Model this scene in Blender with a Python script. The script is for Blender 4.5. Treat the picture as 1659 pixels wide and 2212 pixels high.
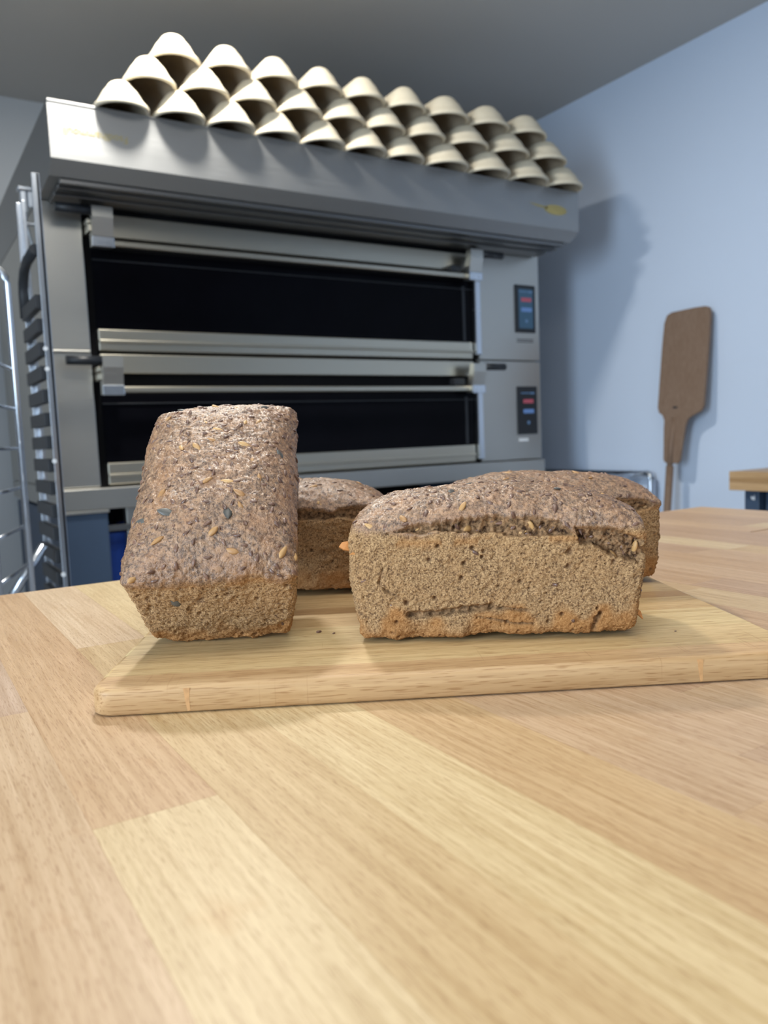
import bpy, bmesh, math, random
import numpy as np
from mathutils import Vector, Matrix

# ------------------------------------------------------------------ scene reset
for o in list(bpy.data.objects):
    bpy.data.objects.remove(o, do_unlink=True)
SC = bpy.context.scene
COL = SC.collection
R = random.Random(7)

# ------------------------------------------------------------------ camera
YAW, PITCH, ROLL, FPX = 0.554433, 0.095716, -0.039736, 1705.77
fw = Vector((math.sin(YAW)*math.cos(PITCH), math.cos(YAW)*math.cos(PITCH), -math.sin(PITCH)))
rt = Vector((math.cos(YAW), -math.sin(YAW), 0)); up = rt.cross(fw)
r2 = rt*math.cos(ROLL) + up*math.sin(ROLL); u2 = -rt*math.sin(ROLL) + up*math.cos(ROLL)
cd = bpy.data.cameras.new('camera'); cam = bpy.data.objects.new('camera', cd); COL.objects.link(cam)
M = Matrix((r2, u2, -fw)).transposed().to_4x4(); M.translation = (0, 0, 1.06)
cam.matrix_world = M
cd.sensor_fit = 'VERTICAL'; cd.sensor_height = 36; cd.lens = FPX/2212*36
cd.clip_start = 0.02; cd.clip_end = 50
cd.dof.use_dof = True; cd.dof.focus_distance = 0.57; cd.dof.aperture_fstop = 9.0
SC.camera = cam

# ------------------------------------------------------------------ world, lights, exposure
W = bpy.data.worlds.new('world'); SC.world = W; W.use_nodes = True
W.node_tree.nodes['Background'].inputs[0].default_value = (.55, .7, 1, 1)
W.node_tree.nodes['Background'].inputs[1].default_value = 0.3

def area(name, loc, target, sx, sy, power, col, spread=180):
    l = bpy.data.lights.new(name, 'AREA'); l.shape = 'RECTANGLE'; l.size = sx; l.size_y = sy
    l.energy = power; l.color = col; l.spread = math.radians(spread)
    o = bpy.data.objects.new(name, l); COL.objects.link(o); o.location = loc
    o.rotation_euler = (Vector(target)-Vector(loc)).to_track_quat('-Z', 'Y').to_euler()
    return o
# ceiling panels (flush with the ceiling, outside the frame) and the daylight window behind the camera
area('ceiling_panel_light', (0.68, 2.06, 2.63), (0.68, 2.06, 0), 0.16, 0.16, 38, (1, .97, .90))
area('ceiling_panel_light', (0.3, 0.30, 2.63), (0.3, 0.30, 0), 1.1, 1.1, 19, (1, .97, .91))
area('ceiling_panel_light', (-1.2, -1.2, 2.63), (-1.2, -1.2, 0), 0.6, 0.6, 10, (1, .97, .91))
area('window_light', (-0.9, -2.9, 1.55), (0.6, 3, 1.25), 2.0, 1.3, 26, (.80, .90, 1))
area('door_light', (-2.4, 0.0, 1.2), (3.0, 1.1, 0.9), 1.0, 1.9, 50, (.68, .84, 1), 105)

SC.view_settings.view_transform = 'Standard'; SC.view_settings.look = 'None'
SC.view_settings.gamma = 1; SC.view_settings.use_curve_mapping = False
SC.view_settings.exposure = 0.0

# ------------------------------------------------------------------ material helpers
class NT:
    def __init__(s, name):
        s.m = bpy.data.materials.new(name); s.m.use_nodes = True; s.t = s.m.node_tree; s.t.nodes.clear()
        s.out = s.n('ShaderNodeOutputMaterial'); s.b = s.n('ShaderNodeBsdfPrincipled')
        s.t.links.new(s.b.outputs[0], s.out.inputs[0])
    def n(s, t, **k):
        x = s.t.nodes.new(t)
        for a, v in k.items(): setattr(x, a, v)
        return x
    def l(s, a, b): s.t.links.new(a, b)
    def set(s, **k):
        for a, v in k.items():
            s.b.inputs[a.replace('_', ' ')].default_value = v
    def coords(s, scale=(1, 1, 1), kind='Object', offs=False):
        tc = s.n('ShaderNodeTexCoord'); mp = s.n('ShaderNodeMapping'); mp.inputs['Scale'].default_value = scale
        src = tc.outputs[kind]
        if offs:
            oi = s.n('ShaderNodeObjectInfo'); mu = s.n('ShaderNodeVectorMath', operation='SCALE'); mu.inputs[0].default_value = (7.3, 5.1, 3.7)
            s.l(oi.outputs['Random'], mu.inputs['Scale'])
            ad = s.n('ShaderNodeVectorMath', operation='ADD'); s.l(src, ad.inputs[0]); s.l(mu.outputs[0], ad.inputs[1]); src = ad.outputs[0]
        s.l(src, mp.inputs['Vector']); return mp.outputs[0]
    def noise(s, vec, scale, detail=2, rough=.5, dist=0):
        x = s.n('ShaderNodeTexNoise'); x.inputs['Scale'].default_value = scale; x.inputs['Detail'].default_value = detail
        x.inputs['Roughness'].default_value = rough; x.inputs['Distortion'].default_value = dist
        if vec is not None: s.l(vec, x.inputs['Vector'])
        return x.outputs['Fac']
    def ramp(s, fac, stops, interp='LINEAR'):
        x = s.n('ShaderNodeValToRGB'); x.color_ramp.interpolation = interp; e = x.color_ramp.elements
        while len(e) < len(stops): e.new(.5)
        for i, (p, c) in enumerate(stops):
            e[i].position = p; e[i].color = (*c, 1) if len(c) == 3 else c
        s.l(fac, x.inputs[0]); return x.outputs['Color']
    def mix(s, fac, a, b, mode='MIX'):
        x = s.n('ShaderNodeMix', data_type='RGBA', blend_type=mode)
        for i, v in ((0, fac), (6, a), (7, b)):
            if isinstance(v, (int, float)): x.inputs[i].default_value = v
            elif isinstance(v, tuple): x.inputs[i].default_value = (*v, 1) if len(v) == 3 else v
            else: s.l(v, x.inputs[i])
        return x.outputs[2]
    def math(s, op, a, b=0., clamp=False):
        x = s.n('ShaderNodeMath', operation=op, use_clamp=clamp)
        for i, v in ((0, a), (1, b)):
            if isinstance(v, (int, float)): x.inputs[i].default_value = v
            else: s.l(v, x.inputs[i])
        return x.outputs[0]
    def bump(s, h, strength=.3, dist=.001):
        x = s.n('ShaderNodeBump'); x.inputs['Strength'].default_value = strength; x.inputs['Distance'].default_value = dist
        s.l(h, x.inputs['Height']); s.l(x.outputs[0], s.b.inputs['Normal'])
    def color(s, c): s.l(c, s.b.inputs['Base Color'])
    def attr(s, name):
        x = s.n('ShaderNodeAttribute'); x.attribute_name = name; return x.outputs['Fac']

def srgb(r, g, b):
    f = lambda c: (c/255/12.92) if c/255 <= .04045 else ((c/255+.055)/1.055)**2.4
    return (f(r), f(g), f(b))
def plain(name, col, rough=.5, metal=0, spec=.5, var=.06, vscale=6):
    t = NT(name); v = t.coords()
    n = t.noise(v, vscale, 3)
    t.color(t.mix(n, tuple(c*(1-var) for c in col), tuple(min(1, c*(1+var)) for c in col)))
    t.set(Roughness=rough, Metallic=metal, Specular_IOR_Level=spec); return t.m

MAT = {}
def steel(name, col, rough, stretch=(2, 2, 120), amt=.12):
    t = NT(name); v = t.coords(stretch)
    n = t.noise(v, 3, 4, .6)
    t.color(t.mix(n, tuple(c*.9 for c in col), col)); t.set(Metallic=1.)
    rr = t.math('ADD', t.math('MULTIPLY', n, amt), rough-amt/2); t.l(rr, t.b.inputs['Roughness'])
    t.bump(n, .05, .0005); return t.m
MAT['steel'] = steel('brushed_steel', (.52, .51, .475), .36)
MAT['steel_door'] = steel('door_steel_reflection_tint', (.56, .52, .43), .32, (1, 2, 160))  # beige tint puts the warm reflection on the doors into the base colour
MAT['steel_hood'] = steel('hood_steel', (.41, .41, .405), .50, (2, 2, 90))
MAT['chrome'] = steel('trolley_steel', (.62, .66, .72), .25, (3, 3, 3))
MAT['steel_dark'] = steel('filter_steel', (.22, .22, .22), .4, (1, 90, 2))
MAT['black_plastic'] = plain('black_plastic', (.012, .014, .018), .45)
MAT['dark_metal'] = plain('dark_tray_metal', (.022, .025, .03), .5)
t = NT('oven_glass'); t.color(t.mix(t.noise(t.coords((3, 3, 3)), 2, 2), (.002, .002, .003), (.004, .004, .006))); t.set(Roughness=.08, IOR=1.12); MAT['glass'] = t.m
MAT['void'] = plain('dark_gap', (.006, .006, .007), .8, spec=.1)
MAT['wall'] = plain('blue_wall_paint', (.595, .68, .82), .75, spec=.25, var=.015, vscale=1.5)
MAT['wall_grey'] = plain('grey_wall_paint', (.56, .58, .60), .8, spec=.2, var=.015, vscale=1.5)
MAT['ceiling'] = plain('ceiling_paint', (.52, .51, .49), .85, spec=.2, var=.015, vscale=1.5)
MAT['floor'] = plain('floor_concrete', (.30, .31, .33), .5, var=.15, vscale=5)
MAT['white'] = plain('white_frame', (.75, .76, .77), .5)
MAT['blue'] = plain('blue_crate', (.01, .07, .42), .45)
MAT['navy'] = plain('dark_blue_cabinet', (.035, .06, .105), .5)
MAT['cable'] = plain('grey_cable', (.42, .46, .50), .5)
MAT['gold'] = plain('gold_print', (.40, .325, .12), .5, var=.1, vscale=60)
MAT['leg'] = plain('table_leg_metal', (.12, .13, .15), .45, metal=.6)

def emis(name, col, s):
    t = NT(name); t.set(Base_Color=(*[c*.3 for c in col], 1), Emission_Color=(*col, 1), Emission_Strength=s, Roughness=.4); return t.m
MAT['disp_bg'] = emis('display_glow', (.02, .055, .10), .9)
MAT['disp_red'] = emis('display_red', (.50, .10, .15), .34)
MAT['disp_blue'] = emis('display_blue', (.14, .28, .62), .38)
MAT['disp_dim'] = emis('display_dim', (.08, .16, .30), .6)
MAT['daylight'] = emis('daylight_glass', (.62, .80, 1), 1.6)
MAT['panel_glow'] = emis('lamp_diffuser', (1, .95, .86), 4)

# pulp bowl
t = NT('wood_pulp'); v = t.coords((1, 1, 1), offs=True)
n = t.noise(v, 25, 4, .6); n2 = t.noise(v, 420, 2)
c = t.mix(n, (.60, .53, .40), (.72, .66, .53)); t.color(t.mix(t.math('MULTIPLY', n2, .25), c, (.52, .43, .30)))
t.set(Roughness=.85, Specular_IOR_Level=.2); t.bump(n2, .25, .0008); MAT['pulp'] = t.m
MAT['pulp_inside'] = plain('shaded_pulp_inside', (.42, .35, .26), .9, spec=.15, var=.15, vscale=30)  # darker pulp colour: the shade inside the upturned bowls is painted in

# beech staves: colour from the object's own colour, grain along Y
def wood(name, along='Y', fleck=1., base_from_obj=True, base=(.6, .42, .24), rough=.42, s=1.):
    t = NT(name)
    sc = {'X': (4, 150, 150), 'Y': (150, 4, 150), 'Z': (150, 150, 4)}[along]
    fs = {'X': (105, 1900, 1900), 'Y': (1900, 105, 1900), 'Z': (1900, 1900, 105)}[along]
    gs = {'X': (1.6, 14, 14), 'Y': (14, 1.6, 14), 'Z': (14, 14, 1.6)}[along]
    v1 = t.coords(tuple(a*s for a in sc), offs=True); v2 = t.coords(tuple(a*s for a in fs), offs=True); v3 = t.coords(gs, offs=True)
    g = t.noise(v1, 2.2, 4, .6, .4); f = t.noise(v2, 1, 1.5, .55); b = t.noise(v3, 2.2, 3, .55, .6)
    blot = t.noise(t.coords((26, 17, 26), offs=True), 1, 3, .6)
    if base_from_obj:
        oi = t.n('ShaderNodeObjectInfo'); bc = oi.outputs['Color']
    else:
        rg = t.n('ShaderNodeRGB'); rg.outputs[0].default_value = (*base, 1); bc = rg.outputs[0]
    c = t.mix(t.ramp(g, [(.34, (0, 0, 0)), (.68, (1, 1, 1))]), t.mix(1., bc, (.80, .74, .66), 'MULTIPLY'), t.mix(1., bc, (1.05, 1.05, 1.06), 'MULTIPLY'))
    c = t.mix(t.math('MULTIPLY', t.ramp(b, [(.40, (0, 0, 0)), (.72, (1, 1, 1))]), .6), c, t.mix(1., c, (.86, .80, .74), 'MULTIPLY'))
    c = t.mix(t.math('MULTIPLY', t.ramp(blot, [(.66, (0, 0, 0)), (.80, (1, 1, 1))]), .35), c, t.mix(1., c, (.82, .62, .42), 'MULTIPLY'))
    c = t.mix(t.math('MULTIPLY', t.ramp(f, [(.555, (0, 0, 0)), (.66, (1, 1, 1))]), .50*fleck), c, t.mix(1., c, (.52, .38, .27), 'MULTIPLY'))
    if name == 'board_oak_strip':
        k1 = t.noise(t.coords((520, 11, 11)), 1, 1, .4, .15); k2 = t.noise(t.coords((13, 17, 17)), 1, 2)
        mk = t.math('MULTIPLY', t.ramp(k1, [(.70, (0, 0, 0)), (.76, (1, 1, 1))]), t.ramp(k2, [(.45, (0, 0, 0)), (.62, (1, 1, 1))]))
        c = t.mix(t.math('MULTIPLY', mk, .5), c, t.mix(1., c, (.62, .50, .40), 'MULTIPLY'))
    t.color(c); t.set(Specular_IOR_Level=.35)
    t.l(t.math('ADD', t.math('MULTIPLY', g, .12), rough-.06), t.b.inputs['Roughness'])
    t.bump(t.math('SUBTRACT', g, t.math('MULTIPLY', f, .8)), .08, .0006); return t.m
MAT['stave'] = wood('beech_stave', 'Y', .95)
MAT['strip'] = wood('board_oak_strip', 'X', 1.2, rough=.5, s=.55)
MAT['block'] = wood('block_worktop', 'Y', .5)
MAT['peel'] = wood('peel_wood', 'Z', .4, False, srgb(136, 114, 98), .6)
MAT['knot'] = plain('board_knot', srgb(196, 150, 100), .55, var=.25, vscale=300)

# ------------------------------------------------------------------ object helpers
def mesh(name, V, Fc, smooth=False):
    m = bpy.data.meshes.new(name); m.from_pydata([tuple(v) for v in V], [], [tuple(f) for f in Fc]); m.update()
    if smooth: m.polygons.foreach_set('use_smooth', [True]*len(m.polygons))
    return m
def link(name, m, mat, parent=None, loc=None):
    o = bpy.data.objects.new(name, m); COL.objects.link(o)
    if mat is not None and not m.materials: m.materials.append(MAT[mat] if isinstance(mat, str) else mat)
    if parent is not None: o.parent = parent
    if loc is not None: o.location = loc
    return o
def tag(o, label, cat, group=None):
    o['label'] = label; o['category'] = cat
    if group: o['group'] = group
    return o
def struct(o): o['kind'] = 'structure'; return o
def empty(name, loc, label, cat, group=None):
    o = bpy.data.objects.new(name, None); COL.objects.link(o); o.location = loc; o.empty_display_size = .05
    return tag(o, label, cat, group)
class B:
    """collects shapes in a bmesh; coordinates are given in world space, org is subtracted"""
    def __init__(s, org=(0, 0, 0)): s.bm = bmesh.new(); s.o = Vector(org)
    def box(s, x0, x1, y0, y1, z0, z1, bev=0, seg=2):
        r = bmesh.ops.create_cube(s.bm, size=1.)
        vs = r['verts']
        for v in vs:
            v.co = Vector((x0+(v.co.x+.5)*(x1-x0), y0+(v.co.y+.5)*(y1-y0), z0+(v.co.z+.5)*(z1-z0))) - s.o
        if bev:
            es = {e for v in vs for e in v.link_edges}
            bmesh.ops.bevel(s.bm, geom=list(es), offset=bev, segments=seg, affect='EDGES', profile=.5)
        return s
    def prism(s, pts, axis, a0, a1):
        """pts: 2D outline; axis X: (y,z), Y: (x,z), Z: (x,y)"""
        def P(p, a): return Vector({'X': (a, p[0], p[1]), 'Y': (p[0], a, p[1]), 'Z': (p[0], p[1], a)}[axis]) - s.o
        A = [s.bm.verts.new(P(p, a0)) for p in pts]; Bv = [s.bm.verts.new(P(p, a1)) for p in pts]
        n = len(pts)
        s.bm.faces.new(A); s.bm.faces.new(Bv[::-1])
        for i in range(n): s.bm.faces.new((A[i], Bv[i], Bv[(i+1) % n], A[(i+1) % n]))
        return s
    def tube(s, path, r, seg=10, closed=False):
        path = [Vector(p)-s.o for p in path]; rings = []
        for i, p in enumerate(path):
            a = path[max(0, i-1)]; b = path[min(len(path)-1, i+1)]; d = (b-a).normalized()
            x = d.cross(Vector((0, 0, 1)));
            if x.length < .05: x = d.cross(Vector((0, 1, 0)))
            x.normalize(); y = d.cross(x)
            rings.append([s.bm.verts.new(p + (x*math.cos(k*2*math.pi/seg)+y*math.sin(k*2*math.pi/seg))*r) for k in range(seg)])
        for i in range(len(rings)-1):
            for k in range(seg):
                f = s.bm.faces.new((rings[i][k], rings[i][(k+1) % seg], rings[i+1][(k+1) % seg], rings[i+1][k])); f.smooth = True
        s.bm.faces.new(rings[0]); s.bm.faces.new(rings[-1][::-1]); return s
    def build(s, name, mat, parent=None, loc=None):
        bmesh.ops.recalc_face_normals(s.bm, faces=s.bm.faces)
        m = bpy.data.meshes.new(name); s.bm.to_mesh(m); s.bm.free()
        return link(name, m, mat, parent, loc)

# ------------------------------------------------------------------ the room
CZ, XW, YB = 2.662, 3.0, 4.06
struct(B().box(-2.6, XW+.1, -3.1, YB+.1, -.1, 0).build('floor', 'floor'))
struct(B().box(-2.6, XW+.1, -3.1, YB+.1, CZ, CZ+.1).build('ceiling', 'ceiling'))
struct(B().box(XW, XW+.1, -3.1, YB+.1, 0, CZ).build('wall_right', 'wall'))
struct(B().box(-2.6, XW, YB, YB+.1, 0, CZ).build('wall_back', 'wall_grey'))
struct(B().box(-2.6, -2.5, -3.0, YB, 0, CZ).build('wall_left', 'wall_grey'))
struct(B().box(-2.6, XW, -3.1, -3.0, 0, CZ).build('wall_front', 'wall_grey'))
w = B(); w.box(-2.0, .2, -3.0, -2.96, .85, .92).box(-2.0, .2, -3.0, -2.96, 2.18, 2.25).box(-2.0, -1.93, -3.0, -2.96, .92, 2.18).box(.13, .2, -3.0, -2.96, .92, 2.18).box(-.93, -.87, -3.0, -2.96, .92, 2.18)
w = struct(w.build('window_1', 'white'))
for a, b in ((-1.93, -.93), (-.87, .13)): B().box(a, b, -2.99, -2.98, .92, 2.18).build('window_pane', 'daylight', w)
d = B(); d.box(-2.5, -2.46, -.56, -.5, 0, 2.3).box(-2.5, -2.46, .5, .56, 0, 2.3).box(-2.5, -2.46, -.5, .5, 2.24, 2.3)
d = struct(d.build('door_1', 'white'))
B().box(-2.49, -2.48, -.5, .5, .02, 2.24).build('door_pane', 'daylight', d)
for (lx, ly, s), lb in zip(((.68, 2.06, .16), (.3, .30, 1.1), (-1.2, -1.2, .6)), ('small square ceiling lamp panel in front of the oven', 'square ceiling lamp panel above the work table', 'square ceiling lamp panel near the window wall')):
    e = empty('ceiling_lamp', (lx, ly, CZ), lb, 'lamp', 'flush ceiling lamps')
    h = s/2+.02
    B((lx, ly, CZ)).box(lx-h, lx+h, ly-h, ly+h, CZ-.02, CZ-.001, .004).build('lamp_frame', 'white', e)

# ------------------------------------------------------------------ bread: noise helpers
def hash3(i, j, k, s):
    h = (i*374761393 + j*668265263 + k*2147483647 + s*1274126177) & 0xFFFFFFFF
    h = ((h ^ (h >> 13))*1274126177) & 0xFFFFFFFF
    h = ((h ^ (h >> 16))*2246822519) & 0xFFFFFFFF
    return ((h ^ (h >> 15)) & 0xFFFFFF)/float(0xFFFFFF)
def vnoise(P, scale, seed=0):
    Q = P*scale; I = np.floor(Q).astype(np.int64); F = Q-I; F = F*F*(3-2*F); I = I+10000
    r = 0
    for dx in (0, 1):
        for dy in (0, 1):
            for dz in (0, 1):
                w_ = (F[:, 0] if dx else 1-F[:, 0])*(F[:, 1] if dy else 1-F[:, 1])*(F[:, 2] if dz else 1-F[:, 2])
                r = r + w_*hash3(I[:, 0]+dx, I[:, 1]+dy, I[:, 2]+dz, seed)
    return r
def fbm(P, scale, oct_=3, seed=0):
    r = 0; a = 1; t_ = 0
    for o in range(oct_):
        r = r + a*vnoise(P, scale*2**o, seed+o*17); t_ += a; a *= .55
    return r/t_
def pores(P, cell, rmin, rmax, dens, seed):
    """soft spherical pits; returns 0..1 depth"""
    Q = P/cell; I = np.floor(Q).astype(np.int64); out = np.zeros(len(P))
    for dx in (-1, 0, 1):
        for dy in (-1, 0, 1):
            for dz in (-1, 0, 1):
                J = I+np.array([dx, dy, dz]); K = J+10000
                c = np.stack([hash3(K[:, 0], K[:, 1], K[:, 2], seed+a) for a in (1, 2, 3)], 1)
                on = hash3(K[:, 0], K[:, 1], K[:, 2], seed+4) < dens
                rad = rmin+(rmax-rmin)*hash3(K[:, 0], K[:, 1], K[:, 2], seed+5)**2
                dist = np.linalg.norm((J+c)*cell-P, axis=1)/rad
                out = np.maximum(out, np.where(on, np.clip(1-dist, 0, 1), 0))
    return np.clip(out*1.8, 0, 1)
def sstep(a, b, x):
    t_ = np.clip((x-a)/(b-a), 0, 1); return t_*t_*(3-2*t_)
def polydist(S, Z, poly):
    """signed distance to polygon (positive inside)"""
    n = len(poly); d = np.full(len(S), 1e9); ins = np.zeros(len(S), bool)
    for i in range(n):
        ax, ay = poly[i]; bx, by = poly[(i+1) % n]
        ex, ey = bx-ax, by-ay; t_ = np.clip(((S-ax)*ex+(Z-ay)*ey)/(ex*ex+ey*ey+1e-12), 0, 1)
        d = np.minimum(d, np.hypot(S-ax-t_*ex, Z-ay-t_*ey))
        c_ = ((ay > Z) != (by > Z)) & (S < (bx-ax)*(Z-ay)/(by-ay+1e-12)+ax); ins ^= c_
    return np.where(ins, d, -d)

def cube_grid(nx, ny, nz):
    idx = {}; V = []; Fc = []
    def face(f, na, nb):
        g = np.empty((na+1, nb+1), int)
        for i in range(na+1):
            for j in range(nb+1):
                k = f(i, j)
                if k not in idx: idx[k] = len(V); V.append(k)
                g[i, j] = idx[k]
        return g
    def quads(g, flip):
        a = g[:-1, :-1].ravel(); b = g[1:, :-1].ravel(); c = g[1:, 1:].ravel(); d_ = g[:-1, 1:].ravel()
        Fc.append(np.stack([a, d_, c, b] if flip else [a, b, c, d_], 1))
    quads(face(lambda i, j: (i, j, nz), nx, ny), False)
    quads(face(lambda i, j: (i, j, 0), nx, ny), True)
    quads(face(lambda i, j: (i, 0, j), nx, nz), False)
    quads(face(lambda i, j: (i, ny, j), nx, nz), True)
    quads(face(lambda i, j: (0, i, j), ny, nz), True)
    quads(face(lambda i, j: (nx, i, j), ny, nz), False)
    V = np.array(V, float); V[:, 0] = V[:, 0]/nx*2-1; V[:, 1] = V[:, 1]/ny*2-1; V[:, 2] = V[:, 2]/nz*2-1
    return V, np.concatenate(Fc)

def np_mesh(name, V, Fq):
    m = bpy.data.meshes.new(name); m.vertices.add(len(V)); m.vertices.foreach_set('co', V.astype(np.float32).ravel())
    m.loops.add(Fq.size); m.loops.foreach_set('vertex_index', Fq.astype(np.int32).ravel())
    m.polygons.add(len(Fq)); m.polygons.foreach_set('loop_start', np.arange(0, Fq.size, 4, dtype=np.int32))
    m.polygons.foreach_set('use_smooth', np.ones(len(Fq), bool)); m.update(calc_edges=True); return m
def vnormals(V, Fq):
    a, b, c, d_ = (V[Fq[:, i]] for i in range(4)); fn = np.cross(c-a, d_-b); N = np.zeros_like(V)
    for i in range(4):
        for k in range(3): N[:, k] += np.bincount(Fq[:, i], fn[:, k], len(V))
    return N/(np.linalg.norm(N, axis=1, keepdims=True)+1e-12)

def loaf_mesh(name, seed, Lt, Lb, Wt, Wb, Hw, dome, res, cracks=(), fissures=(), band=None, crumbly=1., crust_low=0., peak=0.):
    """tin loaf: local x length, y width, z up, base at z=0. Front face is y=-W/2"""
    nx, ny, nz = int(Lt/res), int(Wt/res), int((Hw+.01)/res)
    V, Fq = cube_grid(nx, ny, nz)
    h = np.array([Lt/2, Wt/2, Hw/2]); r = .0065
    P = V*h; inner = h-r
    dlt = np.sign(P)*np.maximum(np.abs(P)-inner, 0); core = P-dlt
    mx = np.abs(dlt).max(1); ln = np.linalg.norm(dlt, axis=1)+1e-12
    P = core+dlt*(mx/ln)[:, None]; P[:, 2] += Hw/2
    zf = np.clip(P[:, 2]/Hw, 0, 1)
    kx = Lb/Lt+(1-Lb/Lt)*zf; ky = Wb/Wt+(1-Wb/Wt)*zf
    X = P[:, 0]/(Lt/2); Y = P[:, 1]/(Wt/2)
    g = (1-np.clip(np.abs(X), 0, 1)**3.0)**.62*(1-np.clip(np.abs(Y), 0, 1)**2.6)**.62
    g = g*(1-.25*X*peak)
    P[:, 2] += dome*g*sstep(.80, 1., zf)
    P[:, 0] *= kx; P[:, 1] *= ky
    # slow lumps
    off = np.array([seed*1.37, seed*.71, seed*2.11])
    N = vnormals(P, Fq)
    P = P+N*((fbm(P+off, 28, 2, seed)-.5)*.0052)[:, None]
    N = vnormals(P, Fq); Q = P+off
    edge = (fbm(Q, 60, 3, seed+3)-.5)*.016
    crust = sstep(-.0040, .0035, P[:, 2]-(Hw-crust_low)+.004-edge)
    side = 1-crust
    # the crust lid bulges a little past the tin wall
    lip = crust*sstep(.55, .15, N[:, 2])
    D = lip*.0012
    # crumb walls
    D += side*crumbly*((fbm(Q, 200, 3, seed+5)-.5)*.0026 + (vnoise(Q, 850, seed+8)-.5)*.0013)
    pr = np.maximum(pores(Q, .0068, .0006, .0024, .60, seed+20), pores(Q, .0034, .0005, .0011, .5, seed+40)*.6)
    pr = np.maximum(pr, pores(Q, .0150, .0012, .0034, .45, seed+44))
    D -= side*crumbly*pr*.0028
    D += side*sstep(.016, .002, P[:, 2])*(fbm(Q, 75, 2, seed+9)-.60)*.0060
    # wrinkled crust with short ridges
    Qw = Q*np.array([1., 1.9, 1.]) + (np.stack([fbm(Q, 90, 2, seed+i) for i in (31, 37, 41)], 1)-.5)*.012
    rid = 1-np.abs(fbm(Qw, 330, 2, seed+12)*2-1)
    D += crust*((rid-.5)*.0014 + (vnoise(Q, 800, seed+14)-.5)*.0009 + (fbm(Q, 130, 2, seed+15)-.5)*.0020)
    inn = np.zeros(len(P))
    S = P[:, 0]; Z = P[:, 2]
    front = sstep(-.35, -.75, N[:, 1]) if (cracks or fissures) else None
    jag = (fbm(Q, 260, 3, seed+50)-.5)*.008
    for poly, depth in cracks:
        dd = polydist(S, Z, poly)+jag*.55
        mk = sstep(-.0006, .0012, dd)*sstep(.10, -.30, N[:, 1])
        rough_ = .55+.9*fbm(Q, 330, 3, seed+60)
        D -= mk*(depth*rough_+.0045*(fbm(Q, 420, 2, seed+63)-.5)); inn = np.maximum(inn, mk)
    for line, wid, depth in fissures:
        dd = np.full(len(P), 1e9)
        for (ax, ay), (bx, by) in zip(line[:-1], line[1:]):
            ex, ey = bx-ax, by-ay; t_ = np.clip(((S-ax)*ex+(Z-ay)*ey)/(ex*ex+ey*ey), 0, 1)
            dd = np.minimum(dd, np.hypot(S-ax-t_*ex, Z-ay-t_*ey))
        mk = sstep(wid, wid*.2, dd+jag*.35)*sstep(-.2, -.6, N[:, 1])
        D -= mk*depth*(.6+.8*fbm(Q, 300, 2, seed+61)); inn = np.maximum(inn, mk*.8)
    if band is not None:   # ragged tear running under the crust all around
        zc, half, depth, th = band
        bw = fbm(Q*np.array([1, 1, .4]), 42, 2, seed+70)
        wdt = half*sstep(th, th+.22, bw)
        zz = np.abs(Z-(zc+edge*.6))
        mk = sstep(0, .0016, wdt-zz+jag*.3)*sstep(.6, .3, np.abs(N[:, 2]))
        D -= mk*depth*(.55+.9*fbm(Q, 330, 3, seed+60)); inn = np.maximum(inn, mk)
    P = P+N*D[:, None]
    # ragged bottom rim
    m = np_mesh(name, P, Fq)
    base = sstep(.020, .004, P[:, 2]+(fbm(Q, 70, 2, seed+80)-.5)*.03)*side
    top_edge = sstep(.0, 1., 1-np.abs(Z-(Hw-.006))/.005)*side*(vnoise(Q, 80, seed+90) > .5)
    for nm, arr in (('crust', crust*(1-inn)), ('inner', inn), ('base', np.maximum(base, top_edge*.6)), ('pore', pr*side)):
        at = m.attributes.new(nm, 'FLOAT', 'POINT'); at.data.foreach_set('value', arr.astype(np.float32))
    return m, P, vnormals(P, Fq), crust*(1-inn), side*(1-inn), inn

# bread material: crumb wall / baked crust / moist inner crumb, chosen by what part of the loaf it is
t = NT('rye_bread'); v = t.coords((1, 1, 1))
fine = t.noise(v, 950, 3, .65); mid = t.noise(v, 260, 3, .6); big = t.noise(v, 45, 3, .6); speck = t.noise(v, 620, 1.5, .5)
crumb = t.mix(t.ramp(fine, [(.30, (0, 0, 0)), (.70, (1, 1, 1))]), srgb(88, 60, 40), srgb(206, 170, 124))
crumb = t.mix(t.math('MULTIPLY', t.ramp(big, [(.35, (0, 0, 0)), (.7, (1, 1, 1))]), .35), crumb, srgb(176, 136, 92))
crumb = t.mix(t.math('MULTIPLY', t.ramp(speck, [(.58, (0, 0, 0)), (.66, (1, 1, 1))]), .75), crumb, srgb(92, 66, 48))
pit = t.noise(v, 300, 2, .6)
crumb = t.mix(t.math('MULTIPLY', t.ramp(pit, [(.60, (0, 0, 0)), (.70, (1, 1, 1))]), .6), crumb, srgb(84, 60, 44))
crumb = t.mix(t.math('MULTIPLY', t.attr('base'), .65), crumb, t.mix(fine, srgb(138, 90, 46), srgb(190, 132, 72)))
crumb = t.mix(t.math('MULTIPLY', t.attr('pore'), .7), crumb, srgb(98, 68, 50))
cr = t.mix(t.ramp(mid, [(.36, (0, 0, 0)), (.64, (1, 1, 1))]), srgb(80, 56, 42), srgb(166, 129, 97))
cr = t.mix(t.math('MULTIPLY', t.ramp(fine, [(.42, (0, 0, 0)), (.70, (1, 1, 1))]), .42), cr, srgb(196, 164, 132))
cr = t.mix(t.math('MULTIPLY', t.ramp(speck, [(.57, (0, 0, 0)), (.65, (1, 1, 1))]), .75), cr, srgb(66, 44, 36))
cr = t.mix(t.math('MULTIPLY', t.ramp(big, [(.45, (0, 0, 0)), (.7, (1, 1, 1))]), .4), cr, srgb(168, 118, 76))
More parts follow.
